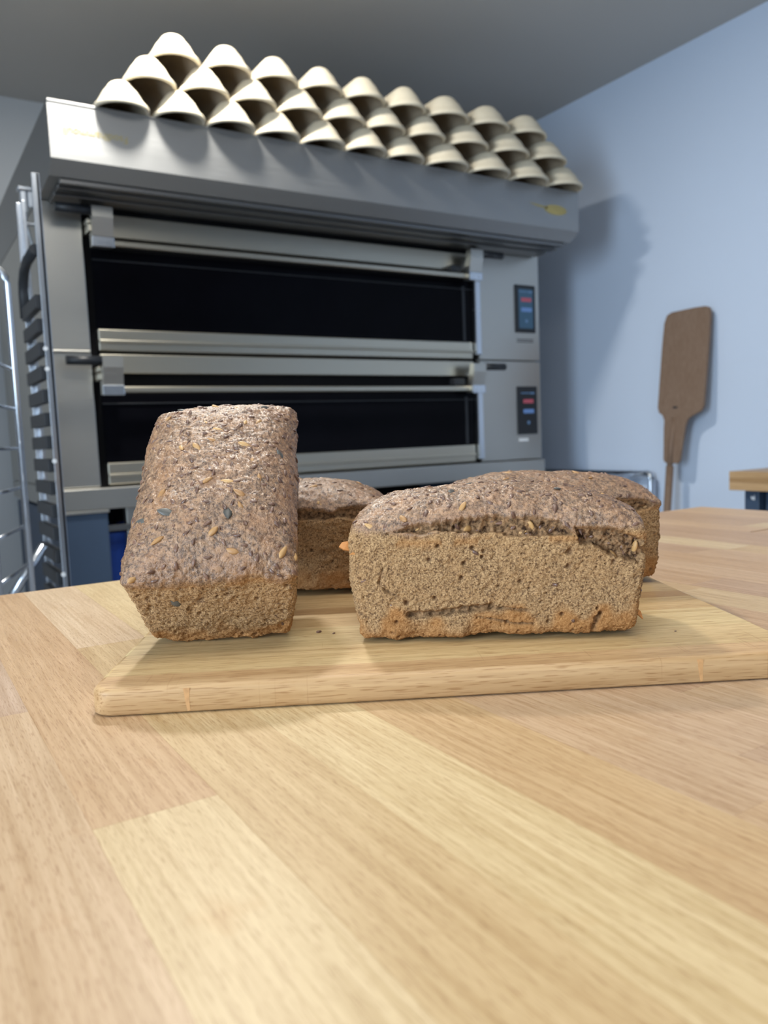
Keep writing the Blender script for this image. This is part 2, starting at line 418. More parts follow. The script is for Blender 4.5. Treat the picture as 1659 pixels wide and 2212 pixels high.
inn = t.mix(t.ramp(mid, [(.35, (0, 0, 0)), (.65, (1, 1, 1))]), srgb(58, 40, 28), srgb(164, 128, 92))
col = t.mix(t.attr('crust'), crumb, cr); col = t.mix(t.attr('inner'), col, inn); t.color(col)
t.l(t.math('SUBTRACT', .86, t.math('MULTIPLY', t.attr('crust'), .55)), t.b.inputs['Roughness'])
t.l(t.math('ADD', .15, t.math('MULTIPLY', t.attr('crust'), .55)), t.b.inputs['Specular IOR Level'])
t.bump(t.math('ADD', fine, t.math('MULTIPLY', mid, .8)), .75, .0010); MAT['bread'] = t.m

def seed_mat(name, a, b, rough):
    t = NT(name); v = t.coords((1, 1, 1), offs=True)
    st = t.noise(t.coords((300, 1600, 1600), offs=True), 1, 2)
    oi = t.n('ShaderNodeObjectInfo')
    t.color(t.mix(t.math('MULTIPLY', t.math('ADD', st, oi.outputs['Random']), .5), a, b)); t.set(Roughness=rough); return t.m
MAT['sunflower'] = seed_mat('sunflower_kernel', srgb(140, 96, 58), srgb(206, 166, 108), .5)
MAT['flax'] = seed_mat('flax_seed_coat', srgb(72, 50, 42), srgb(134, 102, 84), .35)
MAT['pumpkin'] = seed_mat('pumpkin_seed_skin', srgb(50, 50, 46), srgb(98, 96, 90), .45)
MAT['flake'] = seed_mat('crust_flake_brown', srgb(170, 104, 48), srgb(206, 146, 84), .6)

def seed_shape(name, L, Wd, T, mat, nl=8, ns=8):
    V = []; Fc = []
    for i in range(nl+1):
        a = i/nl; x = (a-.5)*L; prof = math.sin(math.pi*a)**.62*(1.12-.5*a)
        for k in range(ns):
            th = 2*math.pi*k/ns; V.append((x, math.cos(th)*Wd/2*prof, math.sin(th)*T/2*prof))
    for i in range(nl):
        for k in range(ns): Fc.append((i*ns+k, i*ns+(k+1) % ns, (i+1)*ns+(k+1) % ns, (i+1)*ns+k))
    m = mesh(name, V, Fc, True); m.materials.append(MAT[mat]); return m
SEED = {'sunflower_seed': seed_shape('sunflower_seed', .0106, .0050, .0030, 'sunflower'),
        'flax_seed': seed_shape('flax_seed', .0064, .0034, .0022, 'flax'),
        'pumpkin_seed': seed_shape('pumpkin_seed', .0135, .0080, .0030, 'pumpkin')}

def put_seed(kind, root, p, n, ang, scale, sink):
    n = Vector(n).normalized(); x = n.orthogonal().normalized(); y = n.cross(x)
    ax = x*math.cos(ang)+y*math.sin(ang); ay = n.cross(ax)
    Mx = Matrix((ax*scale, ay*scale, n*scale)).transposed().to_4x4(); Mx.translation = Vector(p)+n*sink
    o = bpy.data.objects.new(kind, SEED[kind]); COL.objects.link(o); o.parent = root; o.matrix_local = Mx; return o

def make_loaf(label, seed, axX, axY, org, counts, fixed=(), **kw):
    """axX / axY: world directions of the loaf's length and width; org: world position of the local origin"""
    m, P, N, crust, side, inn = loaf_mesh('loaf_body', seed, **kw)
    axX = Vector(axX).normalized(); axY = Vector(axY).normalized(); axZ = axX.cross(axY)
    Mx = Matrix((axX, axY, axZ)).transposed().to_4x4(); Mx.translation = Vector(org)
    # rest the loaf on the board
    Rm = np.array(Mx.to_3x3()); wz = (P@Rm.T)[:, 2]
    Mx.translation.z = BT + .0002 - float(wz.min())
    e = empty('seeded_rye_loaf', (0, 0, 0), label, 'bread', 'seeded loaves on the board'); e.matrix_world = Mx
    link('loaf_body', m, 'bread', e)
    rr = random.Random(seed); top = np.where((crust > .9) & (N[:, 2] > -.1))[0]; wall = np.where((side > .9) & (P[:, 2] > .008))[0]; inside = np.where(inn > .8)[0]
    taken = []
    def free(p, d):
        for q in taken:
            if (p[0]-q[0])**2+(p[1]-q[1])**2+(p[2]-q[2])**2 < d*d: return False
        taken.append(p); return True
    for kind, s_, t_, ang, sc in fixed:      # named seeds: fractions along length / width on the top crust
        cand = top[np.argmin((P[top, 0]-s_)**2+(P[top, 1]-t_)**2-N[top, 2]*1e-6)]
        free(P[cand], .006); put_seed(kind, e, P[cand], N[cand], ang, sc, -.0001)
    for kind, where, n, d in counts:
        pool = {'top': top, 'wall': wall, 'inner': inside}[where]; k = 0; tries = 0
        if not len(pool): continue
        while k < n and tries < n*6:
            tries += 1; i = pool[rr.randrange(len(pool))]
            if not free(P[i], d): continue
            nn = Vector(N[i])+Vector((rr.uniform(-.25, .25), rr.uniform(-.25, .25), rr.uniform(-.25, .25)))
            put_seed(kind, e, P[i], nn, rr.uniform(0, 6.28), rr.uniform(.8, 1.1), (rr.uniform(-.0007, .0002) if kind == 'flax_seed' else rr.uniform(-.0009, -.0001)) if where == 'top' else -.0008); k += 1
    return e

# ------------------------------------------------------------------ work table (beech staves run along Y)
T = .90; BT = T+.017
tb = empty('work_table', (.2, .2, 0), 'large beech stave work table in the foreground', 'table')
TX0, TX1, TY0, TY1 = -.876, 1.322, -.55, .968
def C3(*c): return srgb(*c)
lanes = []
x = .0588
xs = [.0588+.0552*i for i in range(-17, 24)]
palette = [C3(226, 192, 154), C3(232, 204, 160), C3(220, 184, 144), C3(236, 210, 168), C3(214, 180, 146), C3(228, 196, 150)]
given = {  # lane index -> [(y0,y1,colour)]
 -1: [(-.55, .52, C3(226, 194, 156)), (.52, 1., C3(220, 190, 162))],
 0: [(-.55, .338, C3(238, 212, 166)), (.338, 1., C3(224, 188, 146))],
 1: [(-.55, .08, C3(226, 192, 146)), (.08, .66, C3(230, 200, 152)), (.66, 1., C3(238, 210, 174))],
 2: [(-.55, 1.0, C3(240, 214, 166))],
 3: [(-.55, .47, C3(224, 190, 144)), (.47, 1., C3(236, 206, 166))],
 4: [(-.55, .19, C3(222, 188, 148)), (.19, 1., C3(224, 192, 156))],
 5: [(-.55, .225, C3(214, 182, 150)), (.225, 1., C3(222, 190, 156))],
 6: [(-.55, .30, C3(222, 192, 158)), (.30, 1., C3(212, 180, 150))],
 7: [(-.55, .40, C3(228, 198, 164)), (.40, 1., C3(222, 190, 158))],
 8: [(-.55, .34, C3(214, 182, 150)), (.34, 1., C3(232, 202, 168))],
}
rs = random.Random(3); org = (.2, .2, 0)
for li in range(-17, 23):
    x0 = .0588+.0552*li; x1 = x0+.0552
    if x1 > TX1: x1 = TX1
    if x0 >= TX1-.004: continue
    segs = given.get(li)
    if not segs:
        cut = sorted({round(rs.uniform(-.3, .85), 3), round(rs.uniform(-.3, .85), 3)}); yy = [TY0]+cut+[1.]
        segs = [(a, b, rs.choice(palette)) for a, b in zip(yy[:-1], yy[1:]) if b-a > .02]
    for a, b, c in segs:
        b = min(b, TY1); 
        if b <= a: continue
        cxm, cym = (x0+x1)/2, (a+b)/2
        o = B((cxm, cym, T)).box(x0, x1, a, b, T-.04, T-rs.uniform(0, .00004), .00010, 1).build('stave', 'stave', tb, (cxm-org[0], cym-org[1], T))
        o.color = (c[0]*.75, c[1]*.755, c[2]*.76, 1)
for ya in (TY0+.06, TY1-.09): B(org).box(TX0+.14, TX1-.14, ya, ya+.03, T-.14, T-.0405).build('apron_rail', 'leg', tb)
for lx in (TX0+.08, TX1-.14):
    for ly in (TY0+.06, TY1-.12): B(org).box(lx, lx+.06, ly, ly+.06, 0, T-.0405, .004).build('leg', 'leg', tb)

# ------------------------------------------------------------------ cutting board
bu = Vector((.877, -.481, 0)).normalized(); bv = Vector((.481, .877, 0)).normalized()
U0, U1, V0, V1 = -.1557, .2910, .4645, .786
bc = bu*((U0+U1)/2)+bv*((V0+V1)/2)
board = empty('cutting_board', (bc.x, bc.y, T), 'pale wooden cutting board with rounded corners under the four loaves', 'cutting board')
board.rotation_euler = (0, 0, math.atan2(bu.y, bu.x))
hu, hv, cr_, er = (U1-U0)/2, (V1-V0)/2, .014, .0042
def rrect(a, b_, r, n=8):
    pts = []
    for cxs, cys, st in ((1, 1, 0), (-1, 1, 90), (-1, -1, 180), (1, -1, 270)):
        for k in range(n+1):
            an = math.radians(st+90*k/n); pts.append((cxs*(a-r)+r*math.cos(an), cys*(b_-r)+r*math.sin(an)))
    return pts
def board_bm():
    bm = bmesh.new(); rings = []
    prof = [(.0015, .0004), (0, .0016)] + [(er-er*math.cos(math.radians(q)), BT-T-er+er*math.sin(math.radians(q))) for q in (0, 18, 36, 54, 72, 90)]
    for ins, z in prof: rings.append([bm.verts.new((px, py, z)) for px, py in rrect(hu-ins, hv-ins, cr_-ins)])
    n = len(rings[0])
    for a, b_ in zip(rings[:-1], rings[1:]):
        for k in range(n):
            f = bm.faces.new((a[k], a[(k+1) % n], b_[(k+1) % n], b_[k])); f.smooth = True
    bm.faces.new(rings[-1]); bm.faces.new(rings[0][::-1]); return bm
cuts = [-hv-.01, -hv+.026, -hv+.074, -hv+.128, -hv+.172, -hv+.196, -hv+.246, -hv+.286, hv+.01]
bcol = [C3(220, 184, 138), C3(228, 200, 150), C3(232, 208, 158), C3(226, 196, 146), C3(204, 168, 122), C3(222, 192, 144), C3(228, 200, 150), C3(220, 186, 138)]
for (a, b_), c in zip(zip(cuts[:-1], cuts[1:]), bcol):
    bm = board_bm()
    for co, no in (((0, a, 0), (0, -1, 0)), ((0, b_, 0), (0, 1, 0))):
        r_ = bmesh.ops.bisect_plane(bm, geom=bm.verts[:]+bm.edges[:]+bm.faces[:], plane_co=co, plane_no=no, clear_outer=True)
        ed = [g for g in r_['geom_cut'] if isinstance(g, bmesh.types.BMEdge)]
        if ed: bmesh.ops.edgeloop_fill(bm, edges=ed)
    m = bpy.data.meshes.new('board_strip'); bm.to_mesh(m); bm.free()
    o = link('board_strip', m, 'strip', board); o.color = (c[0]*.80, c[1]*.79, c[2]*.77, 1)
for s_ in (-hu+.0585, hu-.0745):      # two pale brown finger-joint marks on the front edge
    V = [(-.0022, .0150), (.0016, .0152), (.0010, .008), (.0013, .0018), (-.0003, .0012), (-.0012, .006)]
    bb = B(); bb.prism([(s_+a, z_) for a, z_ in V], 'Y', -hv-.00012, -hv+.004); bb.build('joint_mark', 'knot', board)

# ------------------------------------------------------------------ the loaves
def dirdeg(a): return Vector((math.cos(math.radians(a)), math.sin(math.radians(a)), 0))
flx = Vector((.2677, .4677, 0)); frx = Vector((.4197, .3603, 0)); fd = (frx-flx).normalized(); fn = Vector((-fd.y, fd.x, 0))
KW = dict(Lt=.2045, Lb=.1900, Wt=.112, Wb=.100, Hw=.073, dome=.029)
h0 = .093
ck1 = [(.020-h0, .0735), (.035-h0, .0775), (.052-h0, .0805), (.072-h0, .0825), (.095-h0, .0835), (.119-h0, .082), (.136-h0, .078), (.146-h0, .0685), (.138-h0, .0695), (.119-h0, .0685), (.105-h0, .0695), (.091-h0, .0725), (.076-h0, .0720), (.059-h0, .0745), (.045-h0, .0730), (.031-h0, .0740)]
ck2 = [(.146-h0, .074), (.158-h0, .0735), (.170-h0, .072), (.184-h0, .0675), (.193-h0, .064), (.1955-h0, .054), (.189-h0, .049), (.174-h0, .0515), (.162-h0, .060), (.150-h0, .062)]
fis = [([(.033-h0, .0165), (.054-h0, .0172), (.070-h0, .0192), (.089-h0, .0205)], .0034, .0042), ([(.089-h0, .0200), (.115-h0, .0175)], .0011, .0024),
       ([(.080-h0, .0140), (.105-h0, .0085), (.118-h0, .0080)], .0009, .0018), ([(.016-h0, .050), (.013-h0, .040), (.017-h0, .034), (.026-h0, .030)], .0010, .002),
       ([(.158-h0, .001), (.160-h0, .010), (.163-h0, .014)], .0024, .004)]
mid = flx+fd*.0935+fn*(.100/2)
make_loaf('crusty seeded rye loaf lying lengthwise at the front of the board, split below its crust', 11, fd, fn, (mid.x, mid.y, BT),
    [('sunflower_seed', 'top', 13, .010), ('pumpkin_seed', 'top', 5, .014), ('flax_seed', 'top', 150, .005), ('sunflower_seed', 'inner', 7, .008), ('flax_seed', 'inner', 26, .004), ('flax_seed', 'wall', 26, .006), ('sunflower_seed', 'wall', 3, .01), ('pumpkin_seed', 'wall', 2, .01)],
    fixed=[('sunflower_seed', -.0215, -.0475, .3, 1.05), ('sunflower_seed', -.062, -.050, 1.2, .95), ('flax_seed', -.047, -.049, .2, 1.4), ('pumpkin_seed', .047, -.022, .4, .8), ('pumpkin_seed', -.028, -.027, .4, .6), ('flax_seed', .041, -.047, .4, 1.3), ('flax_seed', .068, -.030, .9, 1.2)],
    res=.00075, crust_low=-.005, cracks=[(ck1, .0062), (ck2, .0068)], fissures=fis, **KW)
# orange crust flake sticking out at the left end of the front loaf
fl = bpy.data.objects['loaf_body'].parent
def flake(parent, pts, th, loc, rot):
    bm = bmesh.new(); A = [bm.verts.new((x_, y_, z_+th/2)) for x_, y_, z_ in pts]; Bv = [bm.verts.new((x_, y_, z_-th/2)) for x_, y_, z_ in pts]; n = len(pts)
    bm.faces.new(A); bm.faces.new(Bv[::-1])
    for i in range(n): bm.faces.new((A[i], Bv[i], Bv[(i+1) % n], A[(i+1) % n]))
    bmesh.ops.triangulate(bm, faces=bm.faces[:]); bmesh.ops.recalc_face_normals(bm, faces=bm.faces)
    m = bpy.data.meshes.new('crust_flake'); bm.to_mesh(m); bm.free(); o = link('crust_flake', m, 'flake', parent, loc); o.rotation_euler = rot
flake(fl, [(0, 0, 0), (-.004, .003, .0008), (-.0085, .002, .0002), (-.0105, -.001, -.0008), (-.007, -.0035, .0004), (-.002, -.004, 0)], .0016, (-.0975, -.040, .064), (1.0, .1, .1))
flake(fl, [(0, 0, 0), (.010, .002, .0012), (.012, -.001, .0008), (.004, -.003, -.0004), (-.004, -.002, 0)], .0014, (-.096, -.0535, .0625), (1.5, -.1, .2))
flake(fl, [(0, 0, 0), (.004, -.002, 0), (.006, -.007, .001), (.003, -.005, 0), (-.001, -.003, 0)], .0012, (.0955, -.044, .016), (1.4, .3, .4))
# tilted loaf: front base edge on the board, far end resting on the loaf behind
ta = math.radians(35); te = Vector((.1935, .5425, 0)); ed = dirdeg(-27); dp = Vector((-ed.y, ed.x, 0))
tx = Vector((dp.x*math.cos(ta), dp.y*math.cos(ta), math.sin(ta))); ty = -ed
K2 = dict(KW); K2.update(Lt=.200, Lb=.188, Wt=.117, Wb=.100, dome=.026)
o2 = Vector((te.x, te.y, BT))+tx*(K2['Lb']/2)
make_loaf('seeded rye loaf tilted up on the left, its far end resting on another loaf', 23, tx, ty, o2,
    [('sunflower_seed', 'top', 22, .010), ('pumpkin_seed', 'top', 3, .014), ('flax_seed', 'top', 230, .0045), ('flax_seed', 'wall', 20, .006), ('pumpkin_seed', 'wall', 3, .01)],
    fixed=[('pumpkin_seed', -.055, .030, .5, .95), ('pumpkin_seed', -.060, -.012, 2.4, .9), ('pumpkin_seed', .080, -.034, 1.3, .7), ('sunflower_seed', -.028, .004, 1.6, 1.), ('sunflower_seed', -.042, -.019, .2, 1.), ('sunflower_seed', -.078, .034, 1.5, 1.05), ('sunflower_seed', -.034, .036, 1.8, 1.), ('sunflower_seed', -.075, -.002, 1.5, 1.05), ('flax_seed', -.030, .014, 1.9, 1.2)],
    res=.00085, crust_low=.001, **K2)
# back loaves
bd = dirdeg(-31.5); bn = Vector((-bd.y, bd.x, 0)); p = Vector((.336, .613, 0))+bd*(-.060)+bn*.064
K3 = dict(KW); K3.update(Lt=.202, dome=.027)
make_loaf('seeded rye loaf at the back of the board, mostly hidden behind the tilted loaf', 37, bd, bn, (p.x, p.y, BT),
    [('sunflower_seed', 'top', 22, .011), ('flax_seed', 'top', 60, .006), ('pumpkin_seed', 'top', 3, .014), ('flax_seed', 'wall', 12, .006), ('sunflower_seed', 'inner', 3, .01)], res=.0012, band=(.071, .006, .006, .38), crumbly=1.3, **K3)
rd = dirdeg(-27); rn = Vector((-rd.y, rd.x, 0)); p = Vector((.585, .4735, 0))-rd*.097+rn*.052
make_loaf('seeded rye loaf at the back right corner of the board behind the front loaf', 53, rd, rn, (p.x, p.y, BT),
    [('sunflower_seed', 'top', 24, .011), ('flax_seed', 'top', 60, .006), ('pumpkin_seed', 'top', 4, .014), ('flax_seed', 'wall', 10, .006), ('sunflower_seed', 'inner', 4, .01)], res=.0012, band=(.070, .006, .006, .42), crumbly=1.4, **K3)

# crumbs on the board
def board_pt(x, y, z=BT): return Vector((x, y, z))
cm = None
rs = random.Random(5)
cl = ['small dark crumb between the tilted loaf and the front loaf', 'tiny dark crumb beside the left end of the front loaf', 'dark crumb speck on the bare right part of the board']
for (cx_, cy_, s_), lb in zip(((.2583, .5155, .0013), (.2652, .5050, .0008), (.4520, .3520, .0006)), cl):
    bm = bmesh.new(); bmesh.ops.create_icosphere(bm, subdivisions=2, radius=s_)
    for v_ in bm.verts: v_.co = Vector((v_.co.x*1.6, v_.co.y, v_.co.z*.7))*rs.uniform(.8, 1.2)
    m = bpy.data.meshes.new('bread_crumb'); bm.to_mesh(m); bm.free()
    o = link('bread_crumb', m, 'flax', None, (cx_, cy_, BT+s_*.6)); tag(o, lb, 'crumb', 'crumbs on the board')

# ------------------------------------------------------------------ deck oven
OX0, OX1, YF, YH = .456, 2.536, 2.70, 2.45
OO = (1.496, 3.2, 0)
ov = empty('deck_oven', OO, 'wide stainless steel two-deck bakery oven with overhanging hood', 'oven')
def ob(name, mat, parent, *boxes, bev=.0, org=OO):
    b = B(org)
    for q in boxes: b.box(*q[:6], q[6] if len(q) > 6 else bev)
    return b.build(name, mat, parent)
ob('oven_body', 'steel', ov, (OX0, OX1, YF+.03, 3.88, .93, 1.835, .004))
# hood: front, chamfer, flat top
hd = B(OO); hd.prism([(YH, 1.883), (YH, 2.041), (3.88, 2.041), (3.88, 1.836), (2.70, 1.836), (2.50, 1.848)], 'X', OX0, OX1); hood = hd.build('hood', 'steel_hood', ov)
ob('hood_top_lip', 'steel_hood', hood, (OX0, OX1, YH-.003, YH+.01, 2.036, 2.0425, .001))
for y0, y1, z in ((2.508, 2.533, 1.846), (2.548, 2.592, 1.8425), (2.61, 2.69, 1.839)):
    ob('hood_filter_strip', 'steel_dark', hood, (OX0+.03, OX1-.03, y0, y1, z-.014, z, .002))
# gold prints
def text(body, size, name, mat, parent, loc, rot, mirror=1):
    cu = bpy.data.curves.new(name, 'FONT'); cu.body = body; cu.size = size; cu.extrude = .0004; cu.align_x = 'CENTER'; cu.align_y = 'CENTER'
    tmp = bpy.data.objects.new(name+'_tmp', cu); COL.objects.link(tmp)
    dg = bpy.context.evaluated_depsgraph_get(); m = bpy.data.meshes.new_from_object(tmp.evaluated_get(dg))
    bpy.data.objects.remove(tmp, do_unlink=True); bpy.data.curves.remove(cu)
    m.materials.clear(); m.materials.append(MAT[mat])
    o = link(name, m, None, parent); o.location = Vector(loc)-Vector(OO); o.rotation_euler = rot; return o
text('Fsodlhammoull', .030, 'gold_lettering', 'gold', hood, (.585, YH-.0008, 1.962), (math.pi/2, math.pi, 0))
def oval(cx_, cz_, a, b_, n=28): return [(cx_+a*math.cos(2*math.pi*k/n), cz_+b_*math.sin(2*math.pi*k/n)) for k in range(n)]
bb = B(OO); bb.prism(oval(2.405, 1.957, .062, .020), 'Y', YH-.0012, YH+.002); bb.build('gold_emblem', 'gold', hood)
bb = B(OO); bb.prism([(2.26, 1.972), (2.36, 1.964), (2.36, 1.957), (2.30, 1.962)], 'Y', YH-.0012, YH+.002); bb.build('gold_emblem_swash', 'gold', hood)
# front panels
SEAM = 1.369
for z0, z1 in ((SEAM+.003, 1.834), (.931, SEAM-.003)):
    ob('side_panel', 'steel', ov, (OX0, .580, YF, YF+.04, z0, z1, .003))
    ob('control_panel', 'steel', ov, (2.185, OX1, YF, YF+.04, z0, z1, .003))
ob('panel_ledge', 'steel', ov, (OX0, .578, YF-.006, YF+.03, SEAM-.003, SEAM+.003, .001))
ob('door_frame_recess', 'void', ov, (.580, 2.187, YF+.024, YF+.032, .931, 1.834))
for z0, z1 in ((SEAM+.02, 1.70), (.945, 1.26)):
    ob('edge_strip', 'chrome', ov, (2.155, 2.186, YF-.02, YF+.03, z0, z1, .004))
def deck(zb, zt, wb, wt, gt, st):
    """zb bottom, wb/wt window, gt top of dark gap, st top of the beige strip"""
    dr = ob('oven_door', 'steel_door', ov, (.606, 2.150, YF-.002, YF+.028, zb+.004, wb, .004))
    ob('door_ledge', 'steel_door', dr, (.606, 2.150, YF-.014, YF, zb+.030, zb+.040, .003))
    ob('door_window', 'glass', dr, (.606, 2.150, YF+.008, YF+.020, wb, wt))
    ob('window_bead', 'black_plastic', dr, (2.105, 2.118, YF+.002, YF+.012, wb+.004, wt-.02, .002), (.606, 2.15, YF+.002, YF+.010, wt-.034, wt-.030, .001))
    ob('upper_strip', 'steel_door', dr, (.606, 2.150, YF-.004, YF+.028, gt, st, .003))
    bar = ob('door_bar', 'steel_door', dr, (.64, 2.12, YF-.058, YF-.036, wt, wt+.021, .005))
    for sgn, xa, xb, hx0, hx1 in ((-1, .594, .658, .488, .594), (1, 2.085, 2.150, 2.150, 2.262)):
        br = B(OO); zc = wt-.006
        br.prism([(YF-.075, zc), (YF-.075, zc+.030), (YF-.088, zc+.085), (YF-.088, zc+.118), (YF-.060, zc+.118), (YF-.055, zc+.085), (YF-.035, zc+.034), (YF-.035, zc)], 'X', xa, xb)
        k = br.build('door_bracket', 'steel', dr)
        ob('bracket_foot', 'chrome', dr, (xa-.003, xb+.002, YF-.079, YF-.070, zc-.004, zc+.030, .003))
        for sx in (.3, .72):
            q = B(OO); xx = xa+(xb-xa)*sx; q.tube([(xx, YF-.081, zc+.012), (xx, YF-.078, zc+.012)], .0048, 10); q.build('screw', 'chrome', dr)
        hb = B(OO); hb.tube([(hx0, YF-.074, zc+.106), (hx1, YF-.074, zc+.106)], .0145, 14); hb.build('door_handle', 'black_plastic', dr)
        if sgn < 0:
            ob('hinge_knuckle', 'steel_door', dr, (.585, .606, YF-.06, YF+.01, zc+.045, zc+.070, .004), (.585, .606, YF-.05, YF+.01, zc+.072, zc+.09, .004))
        else:
            ob('hinge_block', 'black_plastic', dr, (2.02, 2.075, YF-.04, YF, zc+.03, zc+.06, .004))
    return dr
deck(SEAM, 1.834, 1.444, 1.697, 1.737, 1.810)
deck(.931, SEAM-.003, 1.008, 1.234, 1.300, SEAM-.006)
# displays
for z0, z1, lit in ((1.494, 1.702, 1), (1.043, 1.257, 0)):
    ds = ob('control_display', 'black_plastic', ov, (2.392, 2.510, YF-.006, YF+.004, z0, z1, .003))
    H = z1-z0; W_ = .118
    def q(u0, u1, v0, v1, nm, mt, d=.0072):
        ob(nm, mt, ds, (2.392+W_*u0, 2.392+W_*u1, YF-d, YF-.005, z1-H*v1, z1-H*v0))
    if lit: q(.16, .86, .09, .91, 'display_screen', 'disp_bg', .0066)
    q(.28, .78, .27, .35, 'red_readout', 'disp_red'); q(.28, .80, .475, .56, 'blue_readout', 'disp_blue')
    q(.62, .84, .125, .16, 'status_icon', 'disp_dim'); q(.18, .58, .13, .15, 'status_bar', 'disp_dim')
    bb = B(OO); bb.prism(oval(2.392+W_*.53, z1-H*.755, .008, .008, 16), 'Y', YF-.0072, YF-.005); bb.build('round_key', 'disp_dim', ds)
ob('vent_slot', 'black_plastic', ov, (2.400, 2.497, YF-.001, YF+.003, 1.462, 1.466), (2.400, 2.497, YF-.001, YF+.003, 1.452, 1.456))
ob('type_plate', 'white', ov, (2.40, 2.455, YF-.001, YF+.003, 1.012, 1.026))
# base and stand
ob('base_band', 'steel', ov, (OX0, OX1, YF-.02, 3.88, .857, .928, .004))
cab = ob('stand_cabinet', 'navy', ov, (OX0+.003, .594, YF-.01, 3.8, .06, .846, .004)); ob('cabinet_ledge', 'steel', cab, (OX0+.003, .598, YF-.018, YF+.02, .846, .856, .002))
ob('stand_cabinet', 'navy', ov, (2.40, OX1-.003, YF-.01, 3.8, .06, .852, .004))
ob('stand_back', 'void', ov, (.594, 2.40, 3.5, 3.53, .1, .852))
for xx in (.66, 1.5, 2.3): ob('stand_leg', 'steel', ov, (xx, xx+.045, YF+.02, YF+.06, 0, .857, .003))
ob('stand_rail', 'steel_dark', ov, (.594, 2.40, YF+.01, YF+.03, .78, .80, .002))
# probe holder with cable on the oven's side
ph = ob('probe_holder', 'chrome', ov, (.410, .452, 2.765, 2.805, 1.876, 1.889, .003), (.416, .434, 2.77, 2.80, 1.81, 1.876, .003), (.437, .4555, 2.77, 2.80, 1.825, 1.876, .003), (.418, .4555, 2.775, 2.795, 1.772, 1.782, .002))
bb = B(OO); bb.tube([(.428, 2.785, 1.81), (.428, 2.785, 1.775), (.436, 2.785, 1.745), (.441, 2.785, 1.715), (.434, 2.785, 1.685), (.428, 2.785, 1.665)], .0055, 8); bb.build('probe_cable', 'cable', ph)
# blue crates under the oven
for i, (x0, lb) in enumerate(((.60, 'blue plastic crate under the oven beside the left stand cabinet'), (.745, 'blue plastic crate under the oven, second from the left'))):
    e = empty('plastic_crate', (x0+.065, 3.0, 0), lb, 'crate', 'blue crates under the oven')
    og = (x0+.065, 3.0, 0); X1 = x0+.125
    ob('crate_side', 'blue', e, (x0, x0+.008, 2.8, 3.25, .0, .76, .002), (X1-.008, X1, 2.8, 3.25, 0, .76, .002), org=og)
    ob('crate_front', 'blue', e, (x0+.008, X1-.008, 2.8, 2.808, 0, .76, .002), org=og); ob('crate_back', 'blue', e, (x0+.008, X1-.008, 3.242, 3.25, 0, .76, .002), org=og)
    ob('crate_rim', 'blue', e, (x0-.004, X1+.004, 2.794, 2.80, .73, .765, .002), org=og)

# ------------------------------------------------------------------ proofing bowls (upside down, stacked in three rows)
def bowl_mesh(D, H, Rc, LEN=.17):
    """oblong pulp basket lying upside down: half-round ends, straight flanks running back along Y"""
    Rr = D/2; th = .0085; prof = []
    def cone(f): return Rr*(1-f)+Rc*f
    prof.append((Rr-th, 0)); prof.append((Rr-.0015, 0)); prof.append((Rr, .002)); prof.append((Rr, .009)); prof.append((Rr-.0035, .014))
    for f in (.3, .45, .6): prof.append((cone(f)-.001, H*f))
    rc = .030
    for a in (25, 40, 55, 70, 90):
        an = math.radians(a); prof.append((max(.001, Rc+.006-rc+rc*math.cos(an)), H-rc+rc*math.sin(an)))
    prof.append((.0005, H))
    prof2 = [(.0005, H-th)] + [(Rc-.016, H-th-.001), (Rc-.006, H-th-.008)] + [(cone(f)-th-.001, H*f) for f in (.6, .35, .14)] + [(Rr-th, .0)]
    prof = prof+prof2[:-1]; n = 40; V = []; Fc = []
    for r_, z_ in prof:
        for k in range(n):
            y_ = r_*math.sin(2*math.pi*(k+.5)/n)
            V.append((r_*math.cos(2*math.pi*(k+.5)/n), y_+(LEN if y_ > 0 else 0), z_))
    m_ = len(prof)
    for i in range(m_):
        j = (i+1) % m_
        for k in range(n): Fc.append((i*n+k, i*n+(k+1) % n, j*n+(k+1) % n, j*n+k))
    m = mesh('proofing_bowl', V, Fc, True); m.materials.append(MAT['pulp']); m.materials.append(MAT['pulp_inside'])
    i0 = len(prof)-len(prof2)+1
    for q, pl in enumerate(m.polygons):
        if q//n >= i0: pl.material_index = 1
    return m
BX = [.666, .837, 1.001, 1.165, 1.332, 1.497, 1.662, 1.848, 2.046, 2.248, 2.440]
HB = .0845
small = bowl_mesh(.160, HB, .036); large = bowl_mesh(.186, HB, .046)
ORD = ['leftmost', 'second', 'third', 'fourth', 'fifth', 'sixth', 'seventh', 'eighth', 'ninth', 'tenth', 'rightmost']
rs = random.Random(9)
for row in range(3):
    n = 11-row; rn_ = ('bottom', 'middle', 'top')[row]
    for i in range(n):
        x_ = sum(BX[i:i+row+1])/(row+1); big = x_ > 1.76
        z_ = 2.0425+row*HB
        lb = ('leftmost' if i == 0 else 'rightmost' if i == n-1 else ORD[i]+' from the left')
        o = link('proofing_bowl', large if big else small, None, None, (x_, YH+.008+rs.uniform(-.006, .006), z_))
        o.rotation_euler = (0, 0, rs.uniform(-.02, .02))
        tag(o, f'upturned cream proofing bowl, {lb} in the {rn_} row on the hood', 'bowl', 'proofing bowls stacked on the oven')

